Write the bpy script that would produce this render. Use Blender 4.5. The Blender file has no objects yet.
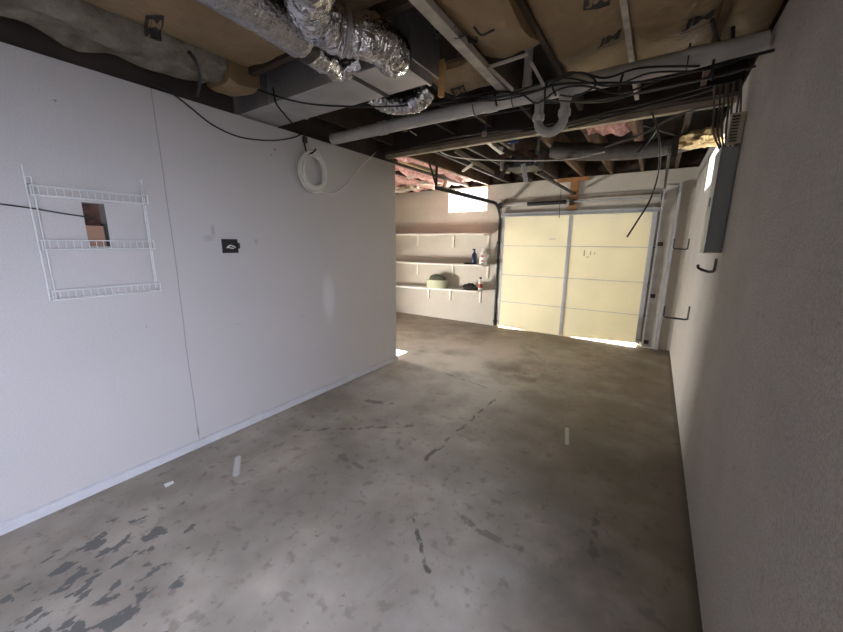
import bpy, bmesh, math, random
from mathutils import Vector, Matrix, noise
random.seed(7)
C = bpy.context.scene.collection
PI = math.pi
# ------------------------------------------------------------------ camera frame (room axes measured from the photograph)
F, CX, CY, EYE = 347.0, 421.5, 316.0, 1.635
v1 = Vector((657-CX, 245-CY, F)); v2 = Vector((-114-CX, 239-CY, F))
AY = v1.normalized(); AX = -v2.normalized(); AX = (AX - AY*AX.dot(AY)).normalized()
AZ = AY.cross(AX)
if AZ.y > 0: AZ = -AZ
def _ray(px, py):
    c = Vector((px-CX, py-CY, F)); return Vector((AX.dot(c), AY.dot(c), AZ.dot(c)))
def aty(px, py, y): r = _ray(px, py); return Vector((0, 0, EYE)) + r*(y/r.y)
def atx(px, py, x): r = _ray(px, py); return Vector((0, 0, EYE)) + r*(x/r.x)
def atz(px, py, z): r = _ray(px, py); return Vector((0, 0, EYE)) + r*((z-EYE)/r.z)
def av(px, py, d):
    """point on the viewing ray at distance y=d (for cables strung at a known depth)"""
    return aty(px, py, d)
cam = bpy.data.cameras.new('camera'); co = bpy.data.objects.new('camera', cam); C.objects.link(co)
cam.sensor_fit = 'HORIZONTAL'; cam.sensor_width = 36; cam.lens = 36*F/843; cam.clip_start = .02
right = Vector((AX.x, AY.x, AZ.x)); down = Vector((AX.y, AY.y, AZ.y)); fwd = Vector((AX.z, AY.z, AZ.z))
M = Matrix((right, -down, -fwd)).transposed()
co.matrix_world = Matrix.Translation((0, 0, EYE)) @ M.to_4x4()
bpy.context.scene.camera = co
# ------------------------------------------------------------------ materials
def mat(name, col, rough=.7, metal=0, var=.12, vscale=6, bump=0, bscale=60, col2=None, detail=4, spec=.5, extra=None, transl=0, bdist=.01):
    m = bpy.data.materials.new(name); m.use_nodes = True
    nt = m.node_tree; N = nt.nodes; L = nt.links
    b = N['Principled BSDF']
    b.inputs['Roughness'].default_value = rough; b.inputs['Metallic'].default_value = metal
    b.inputs['Specular IOR Level'].default_value = spec
    tc = N.new('ShaderNodeTexCoord')
    n = N.new('ShaderNodeTexNoise'); n.inputs['Scale'].default_value = vscale; n.inputs['Detail'].default_value = detail
    L.new(tc.outputs['Object'], n.inputs['Vector'])
    r = N.new('ShaderNodeValToRGB')
    c2 = col2 or tuple(c*(1-var*2) for c in col)
    r.color_ramp.elements[0].position = .3; r.color_ramp.elements[1].position = .7
    r.color_ramp.elements[0].color = (*c2, 1); r.color_ramp.elements[1].color = (*col, 1)
    L.new(n.outputs['Fac'], r.inputs['Fac'])
    out = r.outputs['Color']
    if extra: out = extra(nt, tc, out, b)
    L.new(out, b.inputs['Base Color'])
    if bump:
        n2 = N.new('ShaderNodeTexNoise'); n2.inputs['Scale'].default_value = bscale; n2.inputs['Detail'].default_value = 3
        L.new(tc.outputs['Object'], n2.inputs['Vector'])
        bp = N.new('ShaderNodeBump'); bp.inputs['Strength'].default_value = bump; bp.inputs['Distance'].default_value = bdist
        L.new(n2.outputs['Fac'], bp.inputs['Height']); L.new(bp.outputs['Normal'], b.inputs['Normal'])
    if transl:
        t = N.new('ShaderNodeBsdfTranslucent'); L.new(out, t.inputs['Color'])
        mx = N.new('ShaderNodeMixShader'); mx.inputs['Fac'].default_value = transl
        L.new(b.outputs['BSDF'], mx.inputs[1]); L.new(t.outputs['BSDF'], mx.inputs[2])
        L.new(mx.outputs['Shader'], N['Material Output'].inputs['Surface'])
    return m
def mth(nt, op, a, b=None, c=None, clamp=False):
    n = nt.nodes.new('ShaderNodeMath'); n.operation = op; n.use_clamp = clamp
    for i, v in enumerate((a, b, c)):
        if v is None: continue
        if isinstance(v, (int, float)): n.inputs[i].default_value = v
        else: nt.links.new(v, n.inputs[i])
    return n.outputs[0]
def ramp01(nt, v, lo, hi):
    n = nt.nodes.new('ShaderNodeMapRange'); n.inputs['From Min'].default_value = lo; n.inputs['From Max'].default_value = hi
    n.interpolation_type = 'SMOOTHSTEP'; nt.links.new(v, n.inputs['Value']); return n.outputs['Result']
def mixc(nt, fac, a, col):
    n = nt.nodes.new('ShaderNodeMix'); n.data_type = 'RGBA'
    nt.links.new(fac, n.inputs['Factor']); nt.links.new(a, n.inputs[6])
    if isinstance(col, tuple): n.inputs[7].default_value = (*col, 1)
    else: nt.links.new(col, n.inputs[7])
    return n.outputs[2]
def nz(nt, tc, scale, detail=4, stretch=None, off=0):
    n = nt.nodes.new('ShaderNodeTexNoise'); n.inputs['Scale'].default_value = scale; n.inputs['Detail'].default_value = detail
    mp = nt.nodes.new('ShaderNodeMapping'); nt.links.new(tc.outputs['Object'], mp.inputs['Vector'])
    mp.inputs['Location'].default_value = (off, off*.7, off*.3)
    if stretch: mp.inputs['Scale'].default_value = stretch
    nt.links.new(mp.outputs['Vector'], n.inputs['Vector']); return n.outputs['Fac']
def sep(nt, tc):
    s = nt.nodes.new('ShaderNodeSeparateXYZ'); nt.links.new(tc.outputs['Object'], s.inputs[0]); return s.outputs
def line_mask(nt, s, p, q, w, wob=None):
    """soft mask of a thin mark between two floor points (x,y)"""
    dx, dy = q[0]-p[0], q[1]-p[1]; ln = math.hypot(dx, dy); dx /= ln; dy /= ln
    x = mth(nt, 'SUBTRACT', s[0], p[0]); y = mth(nt, 'SUBTRACT', s[1], p[1])
    t = mth(nt, 'ADD', mth(nt, 'MULTIPLY', x, dx), mth(nt, 'MULTIPLY', y, dy))
    d = mth(nt, 'SUBTRACT', mth(nt, 'MULTIPLY', x, dy), mth(nt, 'MULTIPLY', y, dx))
    if wob is not None: d = mth(nt, 'ADD', d, wob)
    d = mth(nt, 'ABSOLUTE', d)
    e = mth(nt, 'MAXIMUM', mth(nt, 'SUBTRACT', mth(nt, 'ABSOLUTE', mth(nt, 'SUBTRACT', t, ln/2)), ln/2), 0)
    d = mth(nt, 'ADD', d, e)
    return mth(nt, 'SUBTRACT', 1, ramp01(nt, d, w*.4, w))
def blob(nt, s, x, y, rx, ry, ax=0, ay=1):
    a = mth(nt, 'DIVIDE', mth(nt, 'SUBTRACT', s[ax], x), rx); b = mth(nt, 'DIVIDE', mth(nt, 'SUBTRACT', s[ay], y), ry)
    d = mth(nt, 'SQRT', mth(nt, 'ADD', mth(nt, 'MULTIPLY', a, a), mth(nt, 'MULTIPLY', b, b)))
    return mth(nt, 'SUBTRACT', 1, ramp01(nt, d, .35, 1.15))
def floor_extra(nt, tc, c, b):
    s = sep(nt, tc)
    big = nz(nt, tc, 1.1, 6, off=3); c = mixc(nt, mth(nt, 'MULTIPLY', ramp01(nt, big, .42, .66), .55), c, (.165, .140, .105))
    pal = nz(nt, tc, 1.7, 5, off=11); c = mixc(nt, mth(nt, 'MULTIPLY', ramp01(nt, pal, .5, .75), .45), c, (.40, .385, .35))
    sp = nz(nt, tc, 14, 6, off=1); c = mixc(nt, mth(nt, 'MULTIPLY', ramp01(nt, sp, .56, .7), .5), c, (.13, .112, .085))
    scr = nz(nt, tc, 5, 7, stretch=(3.2, .7, 1), off=5); c = mixc(nt, mth(nt, 'MULTIPLY', ramp01(nt, scr, .64, .74), .2), c, (.12, .10, .078))
    fs_ = nz(nt, tc, 45, 4, off=51); c = mixc(nt, mth(nt, 'MULTIPLY', ramp01(nt, fs_, .66, .72), .5), c, (.10, .085, .065))
    lit_floor = mth(nt, 'MULTIPLY', blob(nt, s, -2.0, 4.2, 1.5, 1.9), ramp01(nt, nz(nt, tc, 1.6, 6, off=61), .34, .62)); c = mixc(nt, mth(nt, 'MULTIPLY', lit_floor, .75), c, (.60, .555, .50))  # bright light on the garage floor, painted as a paler patch
    dirt_shade = mth(nt, 'MULTIPLY', mth(nt, 'MAXIMUM', blob(nt, s, .25, 3.2, .95, 4.2), blob(nt, s, -1.4, 6.5, 4, .9)), ramp01(nt, nz(nt, tc, 2.2, 6, off=71), .25, .6)); c = mixc(nt, mth(nt, 'MULTIPLY', dirt_shade, .6), c, (.15, .115, .075))  # brown stain by the right wall; the back wall strip is painted shade
    # damp spots, foreground left
    w = nz(nt, tc, 12, 6, stretch=(1.2, .75, 1), off=18)
    reg = mth(nt, 'MAXIMUM', blob(nt, s, -2.05, .25, .75, .75), mth(nt, 'MULTIPLY', blob(nt, s, -2.35, .9, .5, .6), .55))
    wet = ramp01(nt, mth(nt, 'ADD', w, mth(nt, 'MULTIPLY', mth(nt, 'SUBTRACT', reg, 1), .3)), .545, .57)
    c = mixc(nt, mth(nt, 'MULTIPLY', wet, .85), c, (.085, .085, .078))
    wob = mth(nt, 'MULTIPLY', mth(nt, 'SUBTRACT', nz(nt, tc, 7, 4, off=2), .5), .10)
    brk = ramp01(nt, nz(nt, tc, 12, 3, off=21), .42, .55)
    for p, q, wd, k in CRACKS:
        m = mth(nt, 'MULTIPLY', mth(nt, 'MULTIPLY', line_mask(nt, s, p, q, wd, wob), brk), k)
        c = mixc(nt, m, c, (.07, .06, .048))
    for p, q, wd, k in ((fp(567, 444), fp(567, 428), .022, .7), (fp(236, 475), fp(238, 457), .03, .55)):
        c = mixc(nt, mth(nt, 'MULTIPLY', line_mask(nt, s, p, q, wd), k), c, (.75, .74, .72))  # pale streaks: light reflections on the floor put into the colour
    for (x, y, rx, ry, k) in ((-1.2, 4.2, .5, .3, .5), (-.15, 1.6, .35, .5, .35)):
        c = mixc(nt, mth(nt, 'MULTIPLY', mth(nt, 'MULTIPLY', blob(nt, s, x, y, rx, ry), ramp01(nt, nz(nt, tc, 6, 6, off=31), .42, .6)), k), c, (.11, .095, .07))
    # dirt gathered along the foot of the right wall
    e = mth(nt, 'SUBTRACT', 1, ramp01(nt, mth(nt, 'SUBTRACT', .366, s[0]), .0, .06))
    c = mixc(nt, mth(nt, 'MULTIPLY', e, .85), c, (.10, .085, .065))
    # damp concrete is a little shinier
    rr = mth(nt, 'ADD', .42, mth(nt, 'MULTIPLY', nz(nt, tc, 3, 5, off=4), .3)); rr = mth(nt, 'SUBTRACT', rr, mth(nt, 'MULTIPLY', wet, .15))
    nt.links.new(rr, b.inputs['Roughness'])
    return c
def fp(px, py): p = atz(px, py, 0); return (p.x, p.y)
CRACKS = [(fp(497, 397), fp(425, 460), .022, .8), (fp(300, 430), fp(412, 426), .03, .65), (fp(413, 520), fp(428, 572), .02, .9),
          (fp(462, 518), fp(520, 552), .035, .55), (fp(596, 515), fp(592, 555), .03, .6), (fp(440, 372), fp(500, 392), .02, .5),
          (fp(365, 400), fp(392, 404), .05, .6), (fp(340, 455), fp(362, 468), .03, .5), (fp(520, 345), fp(560, 372), .02, .4)]
def wall_left_extra(nt, tc, c, b):
    s = sep(nt, tc)
    wob = mth(nt, 'MULTIPLY', mth(nt, 'SUBTRACT', nz(nt, tc, 1.5, 3, off=2), .5), .03)
    d = mth(nt, 'ABSOLUTE', mth(nt, 'ADD', mth(nt, 'SUBTRACT', s[1], 1.13), wob))
    c = mixc(nt, mth(nt, 'MULTIPLY', mth(nt, 'SUBTRACT', 1, ramp01(nt, d, .0015, .005)), .6), c, (.16, .15, .14))
    for (y, z, ry, rz, k, col) in ((1.42, 1.72, .02, .06, .5, (.3, .28, .27)), (1.38, 1.66, .05, .03, .35, (.25, .25, .25)),
                                   (1.77, 1.64, .02, .03, .5, (.3, .28, .27)), (2.55, 1.05, .1, .3, .35, (.85, .85, .87)),
                                   (2.02, 2.43, .012, .012, .8, (.15, .12, .1)), (1.98, 2.38, .01, .01, .7, (.15, .12, .1)),
                                   (.9, 1.05, .006, .006, .7, (.2, .18, .16)), (.65, 2.4, .008, .008, .8, (.15, .12, .1)),
                                   (1.55, .95, .06, .008, .25, (.3, .3, .3)), (2.2, .9, .07, .008, .25, (.3, .3, .3)), (1.13, .14, .012, .05, .5, (.2, .2, .2))):
        c = mixc(nt, mth(nt, 'MULTIPLY', blob(nt, s, y, z, ry, rz, 1, 2), k), c, col)
    gr = nz(nt, tc, 110, 3, off=91); c = mixc(nt, mth(nt, 'MULTIPLY', ramp01(nt, gr, .35, .7), .16), c, (.3, .28, .26))
    sp = nz(nt, tc, 30, 3, off=9); c = mixc(nt, mth(nt, 'MULTIPLY', ramp01(nt, sp, .74, .78), .4), c, (.3, .28, .26))
    return c
def block_extra(horiz, strength=.35, joint=(.2, .18, .16), z0=.03):
    def ex(nt, tc, c, b):
        s = sep(nt, tc)
        zz = mth(nt, 'FRACT', mth(nt, 'DIVIDE', mth(nt, 'ADD', s[2], z0), .2))
        dz = mth(nt, 'ABSOLUTE', mth(nt, 'SUBTRACT', zz, .5))
        row = mth(nt, 'MULTIPLY', mth(nt, 'FLOOR', mth(nt, 'DIVIDE', mth(nt, 'ADD', s[2], z0), .2)), .5)
        hh = mth(nt, 'FRACT', mth(nt, 'ADD', mth(nt, 'DIVIDE', s[horiz], .4), row))
        dh = mth(nt, 'ABSOLUTE', mth(nt, 'SUBTRACT', hh, .5))
        m = mth(nt, 'MAXIMUM', ramp01(nt, dz, .47, .495), ramp01(nt, dh, .485, .497))
        vis = ramp01(nt, nz(nt, tc, 1.3, 4, off=14), .40, .62)
        c = mixc(nt, mth(nt, 'MULTIPLY', mth(nt, 'MULTIPLY', m, vis), strength), c, joint)
        gr = nz(nt, tc, 95, 3, off=91); c = mixc(nt, mth(nt, 'MULTIPLY', ramp01(nt, gr, .35, .7), .32), c, tuple(j*1.1 for j in joint))
        st = nz(nt, tc, 18, 5, off=17); c = mixc(nt, mth(nt, 'MULTIPLY', ramp01(nt, st, .66, .74), .3), c, tuple(j*.8 for j in joint))
        return c
    return ex
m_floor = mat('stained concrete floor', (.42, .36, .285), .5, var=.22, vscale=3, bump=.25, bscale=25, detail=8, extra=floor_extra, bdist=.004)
m_wleft = mat('white painted plasterboard', (.53, .50, .475), .55, var=.02, vscale=2, bump=.35, bscale=140, extra=wall_left_extra, bdist=.003)
m_wright = mat('painted grey block', (.50, .475, .455), .8, var=.06, vscale=2.5, bump=1, bscale=85, extra=block_extra(1, .14), bdist=.014)
m_wback = mat('cream painted block', (.62, .58, .51), .8, var=.05, vscale=2, bump=.4, bscale=60, extra=block_extra(0, .25, (.35, .32, .27)), bdist=.006)
m_wplain = mat('bare plaster', (.6, .58, .54), .85, var=.05, bump=.2)
m_base = mat('white baseboard paint', (.56, .55, .55), .5, var=.06, vscale=9)
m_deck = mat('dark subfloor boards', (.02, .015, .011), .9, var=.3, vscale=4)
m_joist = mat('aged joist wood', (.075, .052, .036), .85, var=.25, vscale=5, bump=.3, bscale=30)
m_paleW = mat('pale lumber', (.55, .46, .33), .8, var=.15, vscale=8, bump=.3, bscale=40)
m_greyW = mat('dusty pale wood', (.42, .37, .31), .85, var=.15, vscale=8, bump=.3, bscale=40)
m_whiteW = mat('whitewashed lath', (.6, .56, .48), .8, var=.18, vscale=12, bump=.4, bscale=50)
m_orangeW = mat('orange brown wood', (.40, .19, .07), .7, var=.15, vscale=10)
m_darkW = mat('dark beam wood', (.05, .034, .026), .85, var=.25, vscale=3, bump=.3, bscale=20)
m_kraft = mat('kraft paper facing', (.29, .20, .108), .5, var=.10, vscale=2.5, bump=.8, bscale=5, col2=(.235, .155, .078), bdist=.06, detail=6)
m_joist2 = mat('brown joist wood', (.20, .12, .07), .85, var=.25, vscale=5, bump=.3, bscale=30)
m_print = mat('black printing ink', (.018, .014, .012), .6, var=.1)
m_pink = mat('pink fibreglass', (.72, .43, .39), .95, var=.15, vscale=22, bump=1, bscale=60, col2=(.36, .16, .14), bdist=.02)
m_yfoam = mat('yellowed fibre insulation', (.75, .6, .32), .95, var=.2, vscale=14, bump=1, bscale=35, col2=(.35, .22, .1), bdist=.03)
m_foil = mat('crinkled foil', (.66, .65, .66), .2, 1, var=.12, vscale=12, bump=1, bscale=15, bdist=.035)
m_sleeve = mat('grey silver duct sleeve', (.55, .54, .55), .27, 1, var=.15, vscale=40, bump=.9, bscale=55, bdist=.012)
m_galv = mat('galvanised sheet metal', (.62, .62, .64), .42, .85, var=.12, vscale=5, bump=.1, bscale=20)
m_steel = mat('bright track steel', (.66, .69, .75), .35, .45, var=.1, vscale=8)
m_dsteel = mat('dark steel', (.10, .095, .09), .45, .8, var=.2)
m_black = mat('black plastic', (.012, .012, .013), .45, var=.2)
m_cable = mat('black cable jacket', (.015, .014, .014), .45, var=.2)
m_gcable = mat('grey cable jacket', (.075, .07, .07), .5, var=.1)
m_wcable = mat('white cable jacket', (.85, .82, .74), .45, var=.1)
m_pvc = mat('white pvc pipe', (.62, .61, .58), .45, var=.12, vscale=7)
m_white = mat('white enamel', (.78, .78, .76), .35, var=.03)
m_shelf = mat('white shelf board', (.80, .78, .72), .5, var=.05)
m_panel = mat('cream door panel', (.94, .89, .68), .5, var=.035, vscale=2.5, transl=.028)
m_panelL = mat('cream door glow', (.80, .71, .45), .5, var=.03)
m_greyp = mat('grey painted steel', (.34, .36, .35), .5, .3, var=.08, bump=.2, bscale=90, bdist=.003)
m_beige = mat('beige plastic', (.50, .44, .33), .6, var=.06)
m_blue = mat('blue plastic', (.02, .05, .16), .35, var=.1)
m_dblue = mat('dark blue bottle', (.02, .035, .09), .25, var=.1)
m_red = mat('red label', (.5, .06, .04), .5, var=.1)
m_tub = mat('pale green tub', (.50, .52, .36), .5, var=.06)
m_rag = mat('dark cloth', (.03, .028, .026), .9, var=.3, vscale=20)
m_olive = mat('olive fabric', (.12, .13, .08), .9, var=.3, vscale=20)
m_brown = mat('brown cavity board', (.16, .075, .05), .85, var=.35, vscale=22, bump=.4, bscale=40)
m_cream = mat('cream bracket paint', (.85, .82, .74), .5, var=.05)
m_drive = mat('pale concrete drive', (.55, .53, .5), .9, var=.08)
def glass():
    m = bpy.data.materials.new('window glass'); m.use_nodes = True; nt = m.node_tree; N = nt.nodes
    N.remove(N['Principled BSDF'])
    t = N.new('ShaderNodeBsdfTransparent'); t.inputs[0].default_value = (.96, .98, .98, 1)
    g = N.new('ShaderNodeBsdfGlossy'); g.inputs['Roughness'].default_value = .05
    mx = N.new('ShaderNodeMixShader'); mx.inputs[0].default_value = .06
    nt.links.new(t.outputs[0], mx.inputs[1]); nt.links.new(g.outputs[0], mx.inputs[2]); nt.links.new(mx.outputs[0], N['Material Output'].inputs['Surface'])
    return m
m_glass = glass()
# ------------------------------------------------------------------ mesh helpers
class MB:
    def __init__(s): s.v = []; s.f = []; s.sm = []
    def add(s, vs, fs, smooth=False):
        o = len(s.v); s.v += [tuple(v) for v in vs]; s.f += [tuple(i+o for i in f) for f in fs]; s.sm += [smooth]*len(fs); return s
    def box(s, x0, x1, y0, y1, z0, z1):
        x0, x1 = sorted((x0, x1)); y0, y1 = sorted((y0, y1)); z0, z1 = sorted((z0, z1))
        vs = [(x, y, z) for z in (z0, z1) for y in (y0, y1) for x in (x0, x1)]
        return s.add(vs, [(0, 2, 3, 1), (4, 5, 7, 6), (0, 1, 5, 4), (2, 6, 7, 3), (0, 4, 6, 2), (1, 3, 7, 5)])
    def bar(s, a, b, w, h, up=(0, 0, 1)):
        a = Vector(a); b = Vector(b); d = (b-a).normalized(); u = Vector(up)
        if abs(d.dot(u)) > .98: u = Vector((0, 1, 0))
        r = d.cross(u).normalized(); u = r.cross(d).normalized()
        vs = [p + r*i*w/2 + u*j*h/2 for p in (a, b) for j in (-1, 1) for i in (-1, 1)]
        return s.add(vs, [(0, 2, 3, 1), (4, 5, 7, 6), (0, 1, 5, 4), (2, 6, 7, 3), (0, 4, 6, 2), (1, 3, 7, 5)])
    def tube(s, pts, r, seg=8, closed=False, caps=True):
        pts = [Vector(p) for p in pts]; n = len(pts); rs = r if isinstance(r, (list, tuple)) else [r]*n
        t0 = (pts[1]-pts[0]).normalized(); u = Vector((0, 0, 1))
        if abs(t0.dot(u)) > .9: u = Vector((1, 0, 0))
        u = (u - t0*u.dot(t0)).normalized(); vs = []
        for i in range(n):
            a = pts[i-1] if (i > 0 or closed) else pts[i]; b = pts[(i+1) % n] if (i < n-1 or closed) else pts[i]
            t = (b-a)
            t = t.normalized() if t.length > 1e-9 else t0
            u = (u - t*u.dot(t)); u = u.normalized() if u.length > 1e-6 else t.orthogonal().normalized()
            w = t.cross(u)
            for k in range(seg):
                an = 2*PI*k/seg; rr = rs[i](an) if callable(rs[i]) else rs[i]
                vs.append(pts[i] + (u*math.cos(an) + w*math.sin(an))*rr)
        fs = []
        for i in range(n if closed else n-1):
            j = (i+1) % n
            for k in range(seg):
                l = (k+1) % seg; fs.append((i*seg+k, i*seg+l, j*seg+l, j*seg+k))
        if caps and not closed: fs += [tuple(range(seg))[::-1], tuple((n-1)*seg+k for k in range(seg))]
        return s.add(vs, fs, True)
    def lathe(s, c, prof, seg=20, sx=1, sy=1):
        vs = [(c[0]+r*math.cos(2*PI*k/seg)*sx, c[1]+r*math.sin(2*PI*k/seg)*sy, c[2]+z) for r, z in prof for k in range(seg)]
        fs = [(i*seg+k, i*seg+(k+1) % seg, (i+1)*seg+(k+1) % seg, (i+1)*seg+k) for i in range(len(prof)-1) for k in range(seg)]
        fs += [tuple(range(seg))[::-1], tuple((len(prof)-1)*seg+k for k in range(seg))]
        return s.add(vs, fs, True)
    def build(s, name, m, parent=None, bevel=0):
        me = bpy.data.meshes.new(name); me.from_pydata(s.v, [], s.f); me.materials.append(m)
        me.polygons.foreach_set('use_smooth', s.sm); me.update()
        bm = bmesh.new(); bm.from_mesh(me); bmesh.ops.recalc_face_normals(bm, faces=bm.faces); bm.to_mesh(me); bm.free()
        o = bpy.data.objects.new(name, me); C.objects.link(o)
        if any(s.sm):
            try: me.set_sharp_from_angle(angle=math.radians(50))
            except Exception: pass
        if bevel:
            b = o.modifiers.new('bevel', 'BEVEL'); b.width = bevel; b.segments = 2; b.limit_method = 'ANGLE'
        if parent is not None: setp(o, parent)
        return o
def setp(o, p):
    o.parent = p; o.matrix_parent_inverse = Matrix.Translation(-p.location)
def tag(o, label, cat, group=None, kind=None):
    o['label'] = label; o['category'] = cat
    if group: o['group'] = group
    if kind: o['kind'] = kind
    return o
def thing(name, loc, label, cat, group=None):
    o = bpy.data.objects.new(name, None); C.objects.link(o); o.location = loc; o.empty_display_size = .1
    return tag(o, label, cat, group)
def struct(o, label=None, cat=None):
    o['kind'] = 'structure'
    if label: o['label'] = label
    if cat: o['category'] = cat
    return o
def spline(pts, n=6, jit=0):
    pts = [Vector(p) for p in pts]; out = []
    P = [pts[0]*2-pts[1]] + pts + [pts[-1]*2-pts[-2]]
    for i in range(1, len(P)-2):
        for k in range(n):
            t = k/n; a, b, c, d = P[i-1:i+3]
            out.append(.5*((2*b)+(c-a)*t+(2*a-5*b+4*c-d)*t*t+(3*b-a-3*c+d)*t**3) + Vector((random.uniform(-jit, jit), random.uniform(-jit, jit), random.uniform(-jit, jit))))
    out.append(pts[-1]); return out
def holed(axis, a0, a1, z0, z1, t0, t1, holes):
    """wall slab with rectangular openings; axis 'x' = wall runs along x (thickness in y)"""
    us = sorted({a0, a1, *[h[0] for h in holes], *[h[1] for h in holes]}); zs = sorted({z0, z1, *[h[2] for h in holes], *[h[3] for h in holes]})
    def solid(i, j):
        if not (0 <= i < len(us)-1 and 0 <= j < len(zs)-1): return False
        u = (us[i]+us[i+1])/2; z = (zs[j]+zs[j+1])/2
        return not any(h[0] < u < h[1] and h[2] < z < h[3] for h in holes)
    def P(u, t, z): return (u, t, z) if axis == 'x' else (t, u, z)
    m = MB()
    for i in range(len(us)-1):
        for j in range(len(zs)-1):
            if not solid(i, j): continue
            u0, u1, w0, w1 = us[i], us[i+1], zs[j], zs[j+1]
            for t in (t0, t1): m.add([P(u0, t, w0), P(u1, t, w0), P(u1, t, w1), P(u0, t, w1)], [(0, 1, 2, 3)])
            for di, dj, e in ((-1, 0, ((u0, w0), (u0, w1))), (1, 0, ((u1, w0), (u1, w1))), (0, -1, ((u0, w0), (u1, w0))), (0, 1, ((u0, w1), (u1, w1)))):
                if not solid(i+di, j+dj):
                    (p, q), (r, s_) = e; m.add([P(p, t0, q), P(r, t0, s_), P(r, t1, s_), P(p, t1, q)], [(0, 1, 2, 3)])
    me = m
    # weld
    return me
def weld(o):
    bm = bmesh.new(); bm.from_mesh(o.data); bmesh.ops.remove_doubles(bm, verts=bm.verts, dist=1e-5); bmesh.ops.recalc_face_normals(bm, faces=bm.faces); bm.to_mesh(o.data); bm.free(); return o
# ------------------------------------------------------------------ room shell
XL, XR, YB = -2.90, .366, 6.556; YR = -2.6; XF = -5.5
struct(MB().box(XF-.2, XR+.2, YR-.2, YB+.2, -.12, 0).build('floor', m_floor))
struct(MB().box(-14, 8, YB+.2, 16, -.10, -.012).build('ground', m_drive), 'pale concrete driveway outside the overhead door', 'driveway')
struct(MB().box(XR+.2, 8, -9, YB+.19, -.10, -.02).build('ground', m_drive), 'pale paving outside the right wall', 'paving')
struct(MB().box(XR+.2, 12, -9, 16, 3.12, 3.2).build('sun_block_roof', m_greyW), 'added out-of-view roof shading the paving outside the right wall', 'roof')  # roof added out of view to keep sun off the paving
DX0, DX1, DZ = -2.46, -.085, 2.16
W1 = (-3.69, -2.84, 2.26, 2.70)
struct(weld(holed('x', XF, XR+.2, 0, 2.73, YB, YB+.2, [(DX0, DX1, 0, DZ), W1]).build('wall_back', m_wback)))
W2 = (4.0, 5.2, 2.20, 2.62); RD = (-1.05, .65, 0, 2.1)
struct(weld(holed('y', YR, YB, 0, 2.73, XR, XR+.2, [W2, RD]).build('wall_right', m_wright)))
struct(MB().box(XF, XR+.2, YR-.15, YR, 0, 3.0).build('wall_rear', m_wplain))
struct(weld(holed('y', YR, YB+.2, 0, 3.0, XF-.15, XF, [(3.35, 4.45, 0, .5)]).build('wall_left', m_wplain)))  # low opening invented for the light that shadows the shelves upward
H1 = (.68, .785, 1.60, 1.86); H2 = (1.475, 1.60, 1.545, 1.655)
wl = struct(weld(holed('y', YR, 3.74, 0, 2.62, XL-.11, XL, [H1]).build('wall_center', m_wleft)), 'white painted partition wall at the left', 'wall')
rec = MB().box(XL-.118, XL-.11, H1[0]-.03, H1[1]+.03, H1[2]-.03, H1[3]+.03).build('cavity_backing', m_brown, wl)
MB().box(XL-.10, XL-.012, H1[0]+.002, H1[0]+.085, H1[2]+.001, H1[2]+.125).build('cavity_stud', mat('raw stud', (.42, .24, .15), .8), wl)
MB().box(XL-.06, XL-.01, H1[1]-.018, H1[1]-.001, H1[2]+.001, H1[2]+.14).build('cavity_gap', m_black, wl)
bb = MB(); bb.box(XL, XL+.014, YR, 3.74, 0, .062); bb.box(XL, XL+.009, YR, 3.74, .062, .07)
bb.box(XL-.124, XL+.014, 3.74, 3.752, 0, .065)
struct(bb.build('baseboard_left', m_base, None, .003))
struct(MB().box(XL-.06, XL-.03, YR, 1.70, 2.62, 3.0).build('light_block_near', m_darkW), 'added dark board that blocks light above the partition wall', 'blocking')  # this board and the next are added to block garage light
struct(MB().box(XL-.06, XL-.03, 2.12, 3.74, 2.62, 3.0).build('light_block_far', m_darkW), 'added dark board that blocks light above the far end of the partition wall', 'blocking')
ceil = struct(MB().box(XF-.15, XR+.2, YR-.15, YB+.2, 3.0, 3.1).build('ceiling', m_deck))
struct(MB().box(XF, XR+.2, YB+.06, YB+.1, 2.73, 3.0).build('trim_1', m_joist), 'dark rim board on top of the back wall', 'rim board')
struct(MB().box(XR+.06, XR+.1, YR, YB+.05, 2.73, 3.0).build('trim_2', m_joist), 'dark rim board on top of the right wall', 'rim board')
struct(MB().box(XR-.0, XR+.2, YB-.0+.002, YB+.001+.002, 2.70, 2.73).build('trim_3', m_wback))
# joists: parts of the ceiling (near room, garage bay, and the run over the hidden part)
JX = [.14-.411*k for k in range(0, 8)]
for k, x in enumerate(JX):
    jm = m_whiteW if k in (1,) else (m_joist2 if k == 0 else m_joist)
    if x < -1.3:
        if k != 6: MB().box(x-.015, x+.015, YR, 1.58, 2.76, 3.0).build('joist', jm, ceil); MB().box(x-.015, x+.015, 2.2, 3.48, 2.76, 3.0).build('joist', jm, ceil)
    else: MB().box(x-.015, x+.015, YR, 3.48, 2.76, 3.0).build('joist', jm, ceil)
MB().box(-2.9, -1.12, 1.58, 1.62, 2.77, 3.0).build('header', m_joist, ceil)
MB().box(-2.9, -1.12, 2.16, 2.2, 2.77, 3.0).build('header', m_joist, ceil)
for k in range(0, 14):
    x = .10-.42*k
    MB().box(x-.02, x+.02, 3.66, YB+.05, 2.735, 3.0).build('joist', m_joist2 if k in (1, 2, 3, 7) else m_joist, ceil)
# beam between the room and the garage
g = thing('support_beam', (-1.2, 3.56, 2.66), 'dark wooden beam across the ceiling with a pale lower board', 'beam')
MB().box(-2.95, XR, 3.50, 3.62, 2.70, 2.99).build('beam_body', m_darkW, g)
MB().box(-2.93, XR-.01, 3.585, 3.645, 2.655, 2.70).build('lower_board', m_paleW, g, .004)
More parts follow.
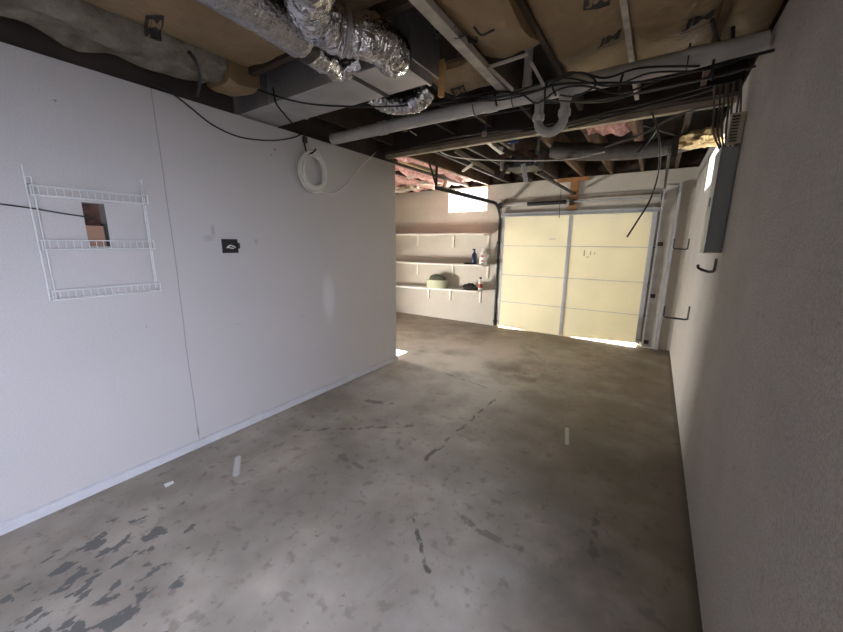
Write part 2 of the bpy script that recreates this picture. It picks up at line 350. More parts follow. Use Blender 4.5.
# ------------------------------------------------------------------ windows
def window(name, axis, h, depth, mull=None):
    u0, u1, z0, z1 = h; f = MB(); w = .035
    def bx(a, b, c, d):
        if axis == 'x': f.box(a, b, depth-.02, depth+.02, c, d)
        else: f.box(depth-.02, depth+.02, a, b, c, d)
    bx(u0, u1, z0, z0+w); bx(u0, u1, z1-w, z1); bx(u0, u0+w, z0+w, z1-w); bx(u1-w, u1, z0+w, z1-w)
    if mull: bx(u0+mull-.012, u0+mull+.012, z0+w, z1-w)
    o = struct(f.build(name, m_white))
    p = MB()
    if axis == 'x': p.box(u0+w, u1-w, depth-.003, depth+.003, z0+w, z1-w)
    else: p.box(depth-.003, depth+.003, u0+w, u1-w, z0+w, z1-w)
    p.build('pane', m_glass, o); return o
window('window_1', 'x', W1, YB+.12, .13); window('window_2', 'y', W2, XR+.025)
# ------------------------------------------------------------------ overhead garage door
dr = bpy.data.objects.new('door_1', None); C.objects.link(dr); dr.location = (-1.27, YB+.03, 0); struct(dr, 'cream sectional overhead garage door with four sections', 'garage door')
px0, px1 = -2.505, -.05; dy = YB-.0465
zs = [.0, .527, 1.053, 1.60, 2.16]
for i in range(4):
    b = MB()
    z0, z1 = zs[i]+(.0005 if i else 0), zs[i+1]-.0005
    if i == 0:   # the worn bottom edge leaves gaps at both corners
        low = [(px0, .028), (-2.25, .02), (-1.9, .006), (-1.25, .004), (-.95, .014), (-.5, .038), (px1, .058)]
        vs = []
        for x, z in low: vs += [(x, dy, z), (x, dy+.045, z), (x, dy+.045, z1), (x, dy, z1)]
        fs = []
        for k in range(len(low)-1):
            a = 4*k; c = a+4
            fs += [(a, c, c+3, a+3), (a+1, a+2, c+2, c+1), (a, a+1, c+1, c), (a+3, c+3, c+2, a+2)]
        fs += [(0, 3, 2, 1), tuple(4*(len(low)-1)+q for q in (0, 1, 2, 3))]
        b.add(vs, fs)
    else: b.box(px0, px1, dy, dy+.045, z0, z1)
    s = b.build('door_panel', m_panel, dr)
    e = MB()
    for x in (px0+.03, px1-.03): e.box(x-.03, x+.03, dy-.004, dy-.001, max(z0, .06), z1)
    e.build('end_stile', m_steel if i > 0 else m_galv, s)
MB().box(-1.30, -1.245, dy-.012, dy-.001, .02, 2.12).build('center_stile', m_steel, dr, .002)
for z in zs[1:4]:
    MB().box(px0, px1, dy-.003, dy+.002, z-.005, z+.004).build('section_seam', m_galv, dr)
    for x in (px0+.03, -1.272, px1-.03):
        hg = MB().box(x-.028, x+.028, dy-.018, dy-.004, z-.035, z+.035); hg.tube([(x-.035, dy-.02, z), (x+.035, dy-.02, z)], .007)
        hg.build('hinge', m_steel, dr)
st = MB(); st.box(px0+.0, px1+.03, dy-.05, dy-.012, 2.125, 2.19); st.box(px0, px1+.03, dy-.085, dy-.05, 2.125, 2.133); st.build('top_strut', m_steel, dr, .002)
MB().box(-1.60, -1.50, dy-.003, dy, 1.66+.06, 1.672+.06).build('maker_plate', m_galv, dr)
# tiny worn sticker on the third section
sk = MB(); 
for q in ((-1.02, 1.44, .02, .1), (-.98, 1.42, .05, .012), (-.92, 1.46, .015, .07), (-.86, 1.47, .012, .04)): sk.box(q[0], q[0]+q[2], dy-.0015, dy-.0003, q[1], q[1]+q[3])
sk.build('sticker_marks', mat('faded sticker', (.5, .47, .38), .6), dr)
# jambs
struct(MB().box(.0, .16, YB-.03, YB-.001, 0, 2.50).build('trim_4', mat('grey jamb paint', (.74, .73, .68), .6), None, .003), 'pale vertical door jamb board at the right of the garage door', 'jamb')
struct(MB().box(.165, .205, YB-.06, YB-.001, 0, 2.52).build('trim_5', m_steel, None, .002), 'steel angle beside the right door jamb', 'steel angle')
struct(MB().box(-2.62, -2.545, YB-.02, YB-.001, 0, 2.45).build('trim_6', mat('grey jamb paint light', (.62, .60, .54), .6), None, .003), 'left jamb board of the garage door', 'jamb')
# tracks
def track(x, side, m, yend, zc, label, lx):
    t = thing('door_track', (x, YB-.05, 0), label, 'door track')
    # vertical leg, curve, horizontal leg (C-channel section from three strips)
    path = [Vector((x, YB-.06, .02)), Vector((x, YB-.06, zc-.32))]
    for k in range(1, 7):
        a = PI/2*k/6; path.append(Vector((x, YB-.06-.32*(1-math.cos(a)), zc-.32+.32*math.sin(a))))
    path.append(Vector((x, yend, zc)))
    r = MB()
    for i in range(len(path)-1):
        a, b = path[i], path[i+1]; d = (b-a).normalized(); nrm = Vector((0, d.z, -d.y))
        if side < 0 and i == len(path)-2: r.build('rail', m, t); r = MB(); m = m_dsteel  # right horizontal leg turns dark steel: its shade put into the material
        r.bar(a, b+d*.004, .004, .05, nrm)
        for s_ in (-1, 1): r.bar(a+nrm*.025*s_+Vector((side*.012, 0, 0)), b+nrm*.025*s_+Vector((side*.012, 0, 0))+d*.004, .024, .004, nrm)
    r.build('rail', m, t)
    for z in (.10, .85, 1.65): MB().box(x-.02, x+.05*(-side)+.02, YB-.05, YB-.03, z-.03, z+.03).build('track_bracket', m_dsteel, t)
    for z in zs[1:4] + [.12]:
        rr = MB(); rr.tube([(x+side*.10, YB-.06, z), (x-side*.005, YB-.06, z)], .007); rr.tube([(x+side*.022, YB-.06, z), (x+side*.004, YB-.06, z)], .022, 12); rr.build('roller', m_dsteel, t)
    return t
tl = track(-2.55, 1, m_dsteel, 4.15, 2.36, 'dark steel door track curving from the left side of the garage door', -1)
MB().bar((-2.56, 4.2, 2.385), (-2.56, 4.2, 2.735), .035, .005).build('hanger', m_dsteel, tl)
MB().bar((-2.56, 4.2, 2.39), (-2.75, 4.3, 2.735), .03, .005).build('hanger', m_dsteel, tl)
tr = track(.005, -1, m_steel, 3.85, 2.44, 'bright steel door track at the right side of the garage door', 1)
hb = MB(); hb.bar((.03, 4.1, 2.42), (.03, 4.1, 2.735), .05, .006); hb.bar((.03, 4.1, 2.6), (-.25, 4.1, 2.735), .03, .006); hb.build('hanger', m_dsteel, tr)
# torsion shaft
ts = thing('torsion_spring', (-1.3, YB-.07, 2.33), 'torsion shaft with black coil spring above the garage door', 'spring shaft')
MB().tube([(-2.56, YB-.1, 2.335), (.02, YB-.1, 2.335)], .0135, 12).build('shaft', m_steel, ts)
sp = []
for k in range(56*8):
    a = 2*PI*k/8; sp.append((-2.02+.66*k/(56*8), YB-.1+.028*math.cos(a), 2.335+.028*math.sin(a)))
MB().tube(sp, .0062, 5).build('coil_spring', m_black, ts)
for x in (-2.53, -.01):
    MB().tube([(x-.02, YB-.1, 2.335), (x+.02, YB-.1, 2.335)], .05, 16).build('cable_drum', m_dsteel, ts)
    MB().box(x-.03-.02, x-.02, YB-.13, YB-.001, 2.27, 2.39).build('bearing_plate', m_galv, ts)
MB().box(-1.31, -1.25, YB-.13, YB-.053, 2.28, 2.37).build('center_bracket', m_dsteel, ts)
struct(MB().box(-2.5, -.02, YB-.02, YB-.001, 2.38, 2.45).build('trim_7', m_greyW, None, .002), 'grey header strip above the torsion shaft', 'header')
# orange brown wood mounting pads
wp = thing('wood_mount', (-1.27, YB-.03, 2.2), 'orange brown T-shaped wooden mounting pad above the garage door', 'wooden pad')
MB().box(-1.55, -1.05, YB-.045, YB-.002, 2.665, 2.73).build('crosspiece', m_orangeW, wp, .003)
MB().box(-1.33, -1.20, YB-.04-.012, YB-.021, 2.20, 2.663).build('upright', m_orangeW, wp, .003)
# opener
op = thing('door_opener', (-1.28, 4.0, 2.36), 'black garage door opener with a dark rail running to the door header', 'garage door opener')
MB().box(-1.50, -1.16, 3.86, 4.22, 2.44, 2.60).build('housing', m_black, op, .02)
oh = bpy.data.objects['housing']
MB().box(-1.56, -1.505, 3.90, 4.12, 2.43, 2.53).build('light_lens', mat('clouded lens', (.4, .36, .30), .4), oh, .015)
MB().box(-1.24, -1.17, 4.23, 4.24, 2.42, 2.60).build('end_plate', m_dsteel, oh)
MB().box(-1.38, -1.20, 3.845, 3.858, 2.46, 2.58).build('cover_plate', m_dsteel, oh)
MB().bar((-1.27, 4.22, 2.45), (-1.265, YB-.07, 2.47), .035, .03).build('rail', m_dsteel, op)
MB().bar((-1.265, YB-.075, 2.47), (-1.265, YB-.056, 2.47), .06, .05).build('header_bracket', m_dsteel, op)
for x in (-1.47, -1.19): MB().bar((x, 4.04, 2.60), (x, 4.04, 2.735), .03, .004).build('hanging_strap', m_galv, op)
MB().tube(spline([(-1.27, 5.6, 2.43), (-1.27, 5.6, 2.2), (-1.265, 5.62, 2.02)]), .004).build('release_cord', m_cable, op)
# ------------------------------------------------------------------ wall shelves
SY = 6.22
def shelf(zl, zr, x1, bx, label, cat='wall shelf'):
    t = thing('wall_shelf', (-4, YB, zl), label, cat, None)
    b = MB(); x0 = -5.45
    zlft = zl + (zl-zr)*(x0+5)/(-5-x1)*0
    vs = [(x, y, z+dz) for x, z in ((x0, zl), (x1-.07, zr)) for y in (SY, YB-.002) for dz in (-.03, 0)]
    b.add(vs, [(0, 2, 3, 1), (4, 5, 7, 6), (0, 1, 5, 4), (2, 6, 7, 3), (0, 4, 6, 2), (1, 3, 7, 5)])
    b.build('board', m_shelf, t, .003)
    for x in bx:
        z = zl + (zr-zl)*(x-x0)/(x1-x0) - .031
        k = MB(); k.box(x-.018, x+.018, YB-.02, YB-.001, z-.25, z); k.box(x-.014, x+.014, SY+.05, YB-.008, z-.007, z); k.build('bracket', m_cream, t)
    return t
zt = [aty(395, 233.3, SY).z, aty(395, 262, SY).z, aty(395, 286.3, SY).z]; ztr = [aty(486, 233.3, SY).z, aty(480, 265, SY).z, aty(480, 291.2, SY).z]
sx = [aty(487, 233, SY).x, aty(486, 265, SY).x, aty(480, 291, SY).x]
shelf(zt[0], ztr[0], sx[0], [-4.45, -3.55, sx[0]-.1], 'white wall shelf, highest of the three on the back wall, empty')
shelf(zt[1], ztr[1], sx[1], [-4.45, -3.55, sx[1]-.1], 'white wall shelf, middle of three, holding two bottles at its right end')
shelf(zt[2], ztr[2], sx[2], [-4.15, -3.6, sx[2]-.14], 'white wall shelf, lowest of three, holding a round tub and dark cloths')
Z2, Z3 = ztr[1], ztr[2]
def bottle(name, x, y, z, r, h, m, capm, label, neck=.35, labm=None, cat='bottle', spray=False):
    t = thing(name, (x, y, z), label, cat)
    MB().lathe((x, y, z), [(r*.9, 0), (r, .01), (r, h*.62), (r*.85, h*.70), (r*neck, h*.80), (r*neck, h*.86)], 20).build('bottle_body', m, t)
    MB().lathe((x, y, z), [(r*neck*1.15, h*.861), (r*neck*1.15, h*.97), (r*neck*.9, h)], 14).build('cap', capm, t)
    if labm: MB().lathe((x, y, z), [(r*1.01, h*.2), (r*1.01, h*.5)], 20).build('label', labm, t)
    if spray:
        MB().bar((x, y, z+h*.97), (x-.0, y-.07, z+h*.97), .02, .025).build('spray_nozzle', capm, t)
    return t
def shz(k, x): return zt[k] + (ztr[k]-zt[k])*(x+5.45)/(sx[k]+5.45)
yy = 6.36
p = aty(474, 263, yy); bottle('spray_bottle', p.x, yy, shz(1, p.x), .05, .30, m_dblue, m_blue, 'dark blue bottle on the middle shelf, left of the white jug', labm=None, spray=True)
p = aty(483, 263, yy)
j = thing('detergent_jug', (p.x, yy, shz(1, p.x)), 'white jug with red print at the right end of the middle shelf', 'jug')
MB().lathe((p.x, yy, shz(1, p.x)), [(.07, 0), (.078, .01), (.078, .18), (.06, .23), (.025, .26), (.025, .28)], 20, 1, .7).build('jug_body', m_white, j)
MB().lathe((p.x, yy, shz(1, p.x)), [(.03, .281), (.03, .31)], 14).build('cap', m_white, j)
MB().tube(spline([(p.x+.06, yy, shz(1, p.x)+.22), (p.x+.10, yy, shz(1, p.x)+.18), (p.x+.08, yy, shz(1, p.x)+.10)]), .012).build('handle', m_white, j)
MB().box(p.x-.035, p.x+.03, yy-.0575, yy-.052, shz(1, p.x)+.15, shz(1, p.x)+.18).build('red_print', m_red, bpy.data.objects['jug_body']); MB().box(p.x-.02, p.x+.035, yy-.0585, yy-.052, shz(1, p.x)+.06, shz(1, p.x)+.09).build('red_print', m_red, bpy.data.objects['jug_body'])
p = aty(469, 263, yy)
q = MB(); z = shz(1, p.x)
q.lathe((p.x-.02, yy, z), [(.07, 0), (.075, .012), (.05, .03), (.015, .034)], 16, 1.3, .9)
tag(q.build('folded_rag', m_rag), 'small flat dark rag on the middle shelf beside the blue bottle', 'rag')
# tub
p = aty(437, 288, yy); z = shz(2, p.x)
t = thing('plastic_tub', (p.x, yy, z), 'pale green oval tub heaped with dark cloth on the lowest shelf', 'tub')
MB().lathe((p.x, yy, z), [(.22, 0), (.245, .03), (.25, .15), (.26, .155), (.26, .17), (.24, .17), (.235, .10)], 32, 1, .55).build('tub_body', m_tub, t)
def lump(c, rx, ry, rz, s, name, m, parent=None, nseg=20, nr=10, amp=.25, fr=6):
    b = MB(); vs = []; fs = []
    for i in range(nr+1):
        th = PI*i/nr
        for k in range(nseg):
            a = 2*PI*k/nseg; d = Vector((math.sin(th)*math.cos(a), math.sin(th)*math.sin(a), math.cos(th)))
            q = 1+amp*noise.noise(d*fr/3+Vector((s, s*2, s))) + amp*.5*noise.noise(d*fr+Vector((s, 0, s)))
            zz = d.z*rz*q
            vs.append((c[0]+d.x*rx*q, c[1]+d.y*ry*q, c[2]+max(zz, -rz*.55)))
    for i in range(nr):
        for k in range(nseg):
            l = (k+1) % nseg; fs.append((i*nseg+k, i*nseg+l, (i+1)*nseg+l, (i+1)*nseg+k))
    b.add(vs, fs, True); return b.build(name, m, parent)
tag(lump((p.x, yy, z+.185), .2, .10, .09, 3, 'cloth_heap', m_olive), 'dark olive cloth heaped in the pale tub', 'cloth')
p = aty(470, 289, yy); z = shz(2, p.x)
tag(lump((p.x, yy, z+.042), .17, .10, .075, 5, 'work_gloves', m_rag, amp=.45), 'black crumpled gloves on the lowest shelf beside the small white bottle', 'gloves')
p = aty(482, 290, yy); bottle('small_bottle', min(p.x, sx[2]-.06), yy, shz(2, p.x), .042, .26, m_white, m_black, 'small white bottle with black cap at the right end of the lowest shelf', .5, m_red)
# ------------------------------------------------------------------ insulation batts
def batt(x0, x1, y0, y1, zb, ztop, m, name, label, cat, group=None, sag=.02, amp=.012, seed=0, fr=3.0, droop=None, ny=None):
    nx = 12; ny = ny or max(8, int((y1-y0)/.06)); vs = []; fs = []
    for j in range(ny+1):
        for i in range(nx+1):
            u = i/nx; v = j/ny; x = x0+(x1-x0)*u; y = y0+(y1-y0)*v
            edge = (1-(2*u-1)**4); ee = min(1, 5*v, 5*(1-v))
            zz = zb + .008*(1-edge) + .02*(1-ee) - sag*edge*(.6+.8*noise.noise(Vector((x, y*1.3, seed)))) + amp*noise.noise(Vector((x*fr*2, y*fr, seed+5)))*2 + amp*.5*noise.noise(Vector((x*14, y*9, seed)))
            if droop: zz -= droop(u, v)
            vs.append((x, y, min(zz, ztop-.01)))
    n0 = len(vs)
    for j in (0, ny):
        for i in (0, nx): pass
    for j in range(ny):
        for i in range(nx):
            a = j*(nx+1)+i; fs.append((a, a+1, a+nx+2, a+nx+1))
    # sides up to the top
    ring = [i for i in range(nx+1)] + [(j+1)*(nx+1)-1 for j in range(1, ny+1)] + [ny*(nx+1)+i for i in range(nx-1, -1, -1)] + [j*(nx+1) for j in range(ny-1, 0, -1)]
    top = {}
    for r in ring: top[r] = len(vs); vs.append((vs[r][0], vs[r][1], ztop))
    for a, b in zip(ring, ring[1:]+ring[:1]): fs.append((a, b, top[b], top[a]))
    fs.append(tuple(top[r] for r in ring))
    o = MB().add(vs, fs, True).build(name, m)
    return tag(o, label, cat, group)
def logo(parent, px, py, e, u, zb, boxed=False):
    """JM printed on the paper facing: e and u are the half width and half height of the print, seen from the camera, turned into ceiling vectors"""
    c = atz(px, py, zb); X = atz(px+e[0], py+e[1], zb)-c; Y = atz(px+u[0], py+u[1], zb)-c
    import mathutils
    bvh = mathutils.bvhtree.BVHTree.FromPolygons([v.co for v in parent.data.vertices], [p.vertices for p in parent.data.polygons])
    cu = bpy.data.curves.new('printed_logo', 'FONT'); cu.body = 'JM'; cu.size = 1; cu.offset = .035; cu.space_character = .92
    o = bpy.data.objects.new('tmp', cu); C.objects.link(o)
    dg = bpy.context.evaluated_depsgraph_get(); me = bpy.data.meshes.new_from_object(o.evaluated_get(dg)); bpy.data.objects.remove(o)
    bm = bmesh.new(); bm.from_mesh(me)
    xs = [v.co.x for v in bm.verts]; ys = [v.co.y for v in bm.verts]
    f_ = .80 if boxed else 1
    for v in bm.verts:
        v.co.x = ((v.co.x-min(xs))/(max(xs)-min(xs))*2-1)*f_; v.co.y = ((v.co.y-min(ys))/(max(ys)-min(ys))*2-1)*f_*(.9 if boxed else .82)+(0 if boxed else .12)
    bmesh.ops.triangulate(bm, faces=bm.faces)
    bmesh.ops.subdivide_edges(bm, edges=[e_ for e_ in bm.edges if e_.calc_length() > .3], cuts=2, use_grid_fill=True)
    def emit(bm_, mat_, lift, nm):
        for v in bm_.verts:
            q = c + X*v.co.x + Y*v.co.y; h = bvh.ray_cast(Vector((q.x, q.y, 2.2)), Vector((0, 0, 1)))
            v.co = Vector((q.x, q.y, (h[0].z if h[0] else zb)-lift))
        m2 = bpy.data.meshes.new(nm); bm_.to_mesh(m2); m2.materials.clear(); m2.materials.append(mat_)
        for p_ in m2.polygons: p_.material_index = 0
        ob = bpy.data.objects.new(nm, m2); C.objects.link(ob); ob.parent = parent
    bx = bmesh.new()
    if boxed:
        bmesh.ops.create_grid(bx, x_segments=12, y_segments=10, size=1); emit(bx, m_print, .0025, 'logo_box'); emit(bm, m_kraft, .005, 'printed_logo')
    else:
        bmesh.ops.create_grid(bx, x_segments=14, y_segments=1, size=1)
        for v in bx.verts: v.co.y = v.co.y*.05-.95
        emit(bx, m_print, .003, 'logo_underline'); emit(bm, m_print, .003, 'printed_logo')
J = [.366, .14, -.271, -.682, -1.093, -1.504, -1.915, -2.326, -2.737, -2.9]
KB = 'kraft-faced insulation batts between the near joists'
def kb(a, b, y0, y1, label, seed, sag=.025, droop=None, zb=2.775):
    if seed in (5, 6): zb = 2.80; sag = .01
    
    return batt(b+.016, a-.016, y0, y1, zb, 2.97, m_kraft, 'insulation_batt', label, 'insulation', KB, sag=sag, seed=seed, droop=droop)
b1 = kb(J[0]+.021, J[1], -.4, 2.98, 'kraft-faced insulation batt in the joist bay against the right wall', 1)
b2 = kb(J[1], J[2], -.4, 2.98, 'kraft-faced insulation batt, second bay from the right wall, with one bold logo', 2)
b3 = kb(J[2], J[3], -.4, 2.90, 'kraft-faced insulation batt with two logos between the pale joist and the sagging batt', 3)
b4 = kb(J[3], J[4], -.4, 2.30, 'torn sagging kraft-faced insulation batt beside the long white lath', 4, sag=.035,
        droop=lambda u, v: .10*math.exp(-((v-.86)/.10)**2)*(u**1.5))
b5 = kb(J[4], J[5], -.4, 1.56, 'kraft-faced insulation batt above the bulging foil duct elbow', 5)
b6 = kb(J[5], J[6], -.4, 1.56, 'kraft-faced insulation batt above the long silver sleeve duct', 6)
b8 = kb(J[6], J[8]+.25, -.4, 1.56, 'kraft-faced insulation batt with a boxed logo above the left partition wall', 8)
b9 = batt(-1.504+.021, -1.093-.021, 2.21, 2.62, 2.75, 2.97, m_kraft, 'insulation_batt', 'short kraft-faced insulation batt with a boxed logo behind the metal duct end', 'insulation', KB, sag=.02, seed=9)
b10 = batt(-2.80, -2.50, 1.44, 1.66, 2.69, 2.95, m_kraft, 'insulation_batt', 'folded end of kraft-faced insulation beside the duct on top of the partition wall', 'insulation', KB, sag=.03, seed=10)
logo(b2, 697, 24, (15, -2.6), (3, -7.5), 2.75)
logo(b3, 597, 2, (14, -2.5), (1, -9), 2.75, True); logo(b3, 608, 45, (11, -3.6), (2, -6.5), 2.75)
logo(b8, 154, 29, (9, 1), (1, -12), 2.75, True); logo(b9, 459, 92, (6.6, -2.6), (-2.2, -6), 2.74, True)
# strap of black tape on the folded batt
tag(MB().tube(spline([atz(189, 52, 2.64), atz(196, 62, 2.62), atz(200, 78, 2.62), atz(197, 96, 2.65)], 5), .011, 8).build('black_strap', m_black), 'short black strap curling over the folded insulation above the wall', 'strap')
# torn black opening in the sagging batt (exposed wiring)
c = atz(462, 28, 2.74)
tb = MB()
for k in range(9):
    a = Vector((c.x+random.uniform(-.10, .08), c.y+random.uniform(-.1, .12), 2.725+random.uniform(-.02, .01))); 
    b = a+Vector((random.uniform(-.1, .1), random.uniform(-.12, .12), random.uniform(-.02, .02)))
    tb.tube(spline([a, (a+b)/2+Vector((random.uniform(-.03, .03), .02, -.015)), b], 4), .006, 6)
tag(tb.build('wire_tangle', m_cable), 'tangle of black wires poking from the torn batt beside the white lath', 'wires')
# ------------------------------------------------------------------ lath, sticks, blocking
def plank(name, a, b, w, h, m, label, cat='board', up=(0, 0, 1)):
    return tag(MB().bar(a, b, w, h, up).build(name, m, None, .002), label, cat)
a_ = atz(421, 0, 2.715); b_ = atz(506, 92, 2.715)
a2 = a_ + (a_-b_)*.5
plank('wooden_lath', (a2.x, a2.y, 2.715), (b_.x, b_.y, 2.715), .062, .04, m_whiteW, 'long pale wooden lath running along the ceiling right of the foil ducts', 'lath')
plank('wooden_cleat', aty(443, 60, 2.17), aty(441, 97, 2.17), .035, .03, mat('yellow pine', (.62, .38, .16), .7), 'short orange pine stick standing behind the metal duct end', 'stick', (0, 1, 0))
for (p0, p1, lab) in (((489, 67), (529, 54), 'pale thin stick holding up the sagging batt, leaning right'), ((489, 67), (513, 90), 'pale thin stick from the batt tip down to the white pipe'), ((531, 62), (544, 86), 'thin pale stick just right of the short vertical white pipe')):
    plank('wooden_stick', aty(*p0, 2.24), aty(*p1, 2.24), .018, .014, m_whiteW, lab, 'stick', (0, 1, 0))
rg = batt(-2.87, -2.50, -.5, 1.43, 2.735, 2.96, mat('dusty grey fibre', (.27, .25, .20), .95, var=.2, vscale=9, bump=1, bscale=25, col2=(.13, .105, .075), bdist=.03), 'dusty_insulation',
          'dusty grey ragged insulation strip lying along the top of the left partition wall', 'insulation', sag=.05, amp=.03, seed=41, fr=4)
# ------------------------------------------------------------------ ductwork
d = thing('metal_duct', (-2.1, 1.9, 2.64), 'rectangular galvanised metal duct crossing above the partition wall', 'duct')
DY0, DY1, DZ0, DZ1 = 1.74, 2.09, 2.635, 2.96
MB().box(-3.3, -1.335, DY0, DY1, DZ0, DZ1).build('duct_body', m_galv, d, .004)
MB().box(-1.70, -1.665, DY0-.006, DY1+.006, DZ0-.006, DZ1).build('duct_collar_band', m_dsteel, d)
MB().box(-2.55, -2.52, DY0-.004, DY1+.004, DZ0-.004, DZ1).build('seam_band', m_galv, d)
MB().box(-1.345, -1.325, DY0-.012, DY1+.012, DZ0-.01, DZ1+.01).build('end_cap', m_galv, d)
def flex(name, pts, r, m, label, ridges=True, seed=0, seg=28, n=14, amp=.07):
    P = spline(pts, n); rs = []; s = 0
    for i, p_ in enumerate(P):
        if i: s += (P[i]-P[i-1]).length
        def fn(a, s=s, p_=p_):
            v = Vector((math.cos(a)*2.2, math.sin(a)*2.2, s*14+seed*7))
            return r*(1+amp*noise.noise(v)+amp*.7*noise.noise(v*2.7)+(.035*math.sin(s*2*PI/.035) if ridges else 0))
        rs.append(fn)
    return MB().tube(P, rs, seg).build(name, m)
z0 = 2.62
fa = [(-1.60, -.3, 2.68), (-1.59, .5, 2.665), (-1.60, 1.0, 2.655), (-1.605, 1.30, 2.64)]
o = thing('sleeve_duct', (-1.6, .5, 2.66), 'long silver sleeved round duct running toward the metal duct, leftmost of the foil ducts', 'duct')
def zp(l, z): return [tuple(atz(a, b, z)) for a, b in l]
setp(flex('sleeve', fa, .098, m_sleeve, '', False, 1, amp=.03, n=30), o)
setp(flex('elbow', zp([(296, 36), (306, 46), (316, 54), (325, 60)], 2.62), .068, m_foil, '', True, 3, n=14, seg=36), o)
setp(flex('collar', [tuple(atz(322, 54, 2.64)), tuple(atz(331, 63, 2.64)), tuple(atz(338, 72, 2.655)), (-1.62, 1.76, 2.70)], .052, m_foil, '', True, 4, n=12, seg=36), o)
MB().tube(zp([(303, 43.5), (308, 48)], 2.62), .074, 24).build('clamp_band', m_dsteel, o)
o = thing('foil_duct', (-1.3, 1.1, 2.6), 'thick crinkled foil flexible duct bending into the metal duct end', 'duct')
setp(flex('foil_tube', [(-1.36, .3, 2.66)] + zp([(296, -34), (306, -8), (314, 12), (322, 24)], 2.64), .098, m_foil, '', True, 5, n=22, seg=40), o)
setp(flex('foil_bend', zp([(322, 20), (334, 29), (348, 33), (366, 36), (382, 44), (393, 55)], 2.62)+[(-1.36, 1.72, 2.66), (-1.42, 1.82, 2.74)], .098, m_foil, '', True, 6, n=14, amp=.06, seg=40), o)
MB().tube(zp([(341.5, 31), (344.5, 32)], 2.62), .106, 28).build('band', m_galv, o)
o = flex('foil_boot', [(-1.86, 2.12, 2.70), (-1.80, 2.24, 2.66), (-1.68, 2.30, 2.65), (-1.58, 2.32, 2.66), (-1.50, 2.33, 2.72)], .072, m_foil, '', True, 8, n=16)
tag(o, 'crumpled foil duct stub behind the metal duct next to the white pipe', 'duct')
# return plenum end panel
pl = thing('plenum_panel', (-1.31, 1.9, 2.64), 'grey sheet metal panel standing at the right end of the metal duct', 'sheet metal')
MB().box(-1.318, -1.305, 1.80, 2.16, 2.68, 2.99).build('sheet', m_galv, pl)
MB().box(-1.305, -1.285, 1.80, 1.812, 2.68, 2.99).build('flange', m_galv, pl)
# ------------------------------------------------------------------ pipes
pp = thing('drain_pipe', (-1, 2.62, 2.6), 'long white plastic drain pipe crossing the room under the joists', 'pipe')
PY = 2.66
pts = [(-2.85, PY, 2.655), (-1.6, PY, 2.655), (-.3, PY, 2.655), (XR-.02, PY, 2.655)]
MB().tube(pts, .052, 20).build('pipe_run', m_pvc, pp)
for x in (-2.2, -1.15, -.62, .05): MB().tube([(x-.04, PY, 2.655), (x+.04, PY, 2.655)], .058, 20).build('coupling', m_pvc, pp)
for x in (-1.28, -.98, .02): 
    MB().tube([Vector((x, PY+.056*math.sin(a), 2.655-.056*math.cos(a))) for a in [(-PI/2)+PI*k/10 for k in range(11)]]+[Vector((x, PY+.056, 2.76))], .004, 6).build('pipe_hanger', m_dsteel, pp)
vp = thing('vent_pipe', (-.87, PY, 2.7), 'short white pipe rising from the drain pipe into the sagging batt', 'pipe')
MB().tube([(-.885, PY-.02, 2.705), (-.885, PY-.02, 2.97)], .028, 16).build('riser', m_pvc, vp)
MB().tube([(-.885, PY-.02, 2.700), (-.885, PY-.02, 2.745)], .034, 16).build('socket', m_pvc, vp)
tp = thing('drain_trap', (-.7, PY, 2.4), 'white plastic U-shaped drain trap hanging under the drain pipe', 'trap')
tx0, tx1 = -.79, -.62; ty = PY-.02
pts = [(tx0, ty, 2.60), (tx0, ty, 2.48)] + [((tx0+tx1)/2-math.cos(a)*(tx1-tx0)/2, ty, 2.47-math.sin(a)*(tx1-tx0)/2) for a in [PI*k/12 for k in range(13)]] + [(tx1, ty, 2.49), (tx1, ty, 2.60)]
MB().tube(pts, .030, 14).build('u_bend', m_pvc, tp)
for x in (tx0, tx1): MB().lathe((x, ty, 2.47), [(.036, 0), (.04, .01), (.04, .035), (.036, .045)], 16).build('slip_nut', m_pvc, tp)
MB().lathe((tx1, ty, 2.56), [(.034, 0), (.045, .03), (.048, .05)], 16).build('adapter', m_pvc, tp)
# ------------------------------------------------------------------ garage ceiling: grey duct, insulation, clutter
gd = [aty(552, 149, 4.5), aty(590, 151, 4.5), aty(640, 149, 4.5), aty(684, 141, 4.5), aty(694, 138, 4.55)]
o = flex('grey_duct', [(p.x, p.y, p.z-.01) for p in gd], .088, mat('grey duct jacket', (.10, .093, .088), .5, .3, var=.15, vscale=14, bump=.4, bscale=20), '', False, 11, n=14, amp=.04)
tag(o, 'grey round flexible duct sagging across the garage ceiling above the overhead door', 'duct')
gm = MB()
for k in range(22):
    x = -.95+.6*k/22; gm.bar((x, 4.42-.0, 2.69+random.uniform(-.012, .012)), (x+random.uniform(.005, .02), 4.42, 2.675+random.uniform(-.014, .014)), .006, .004)
def pinkb(x0, x1, y0, y1, zb, label, seed):
    return batt(x0, x1, y0, y1, zb, 2.97, m_pink, 'pink_insulation', label, 'insulation', 'pink fibreglass between the garage joists', sag=.04, amp=.035, seed=seed, fr=5)
gj = [.10-.42*k for k in range(18)]
pinkb(gj[8]+.025, gj[7]-.025, 3.9, 6.45, 2.80, 'pink fibreglass above the small back window, nearest the beam', 21)
pinkb(gj[9]+.025, gj[8]-.025, 3.8, 6.45, 2.76, 'pink fibreglass in the bay directly over the left half of the back window', 22)
pinkb(gj[10]+.025, gj[9]-.025, 3.8, 6.45, 2.73, 'pink fibreglass in the bay left of the back window', 23)
pinkb(gj[11]+.025, gj[10]-.025, 3.8, 6.45, 2.72, 'ragged pink fibreglass beside the partition wall edge, second from it', 24)
pinkb(gj[12]+.025, gj[11]-.025, 3.8, 6.45, 2.72, 'ragged pink fibreglass seen right at the partition wall edge', 25)
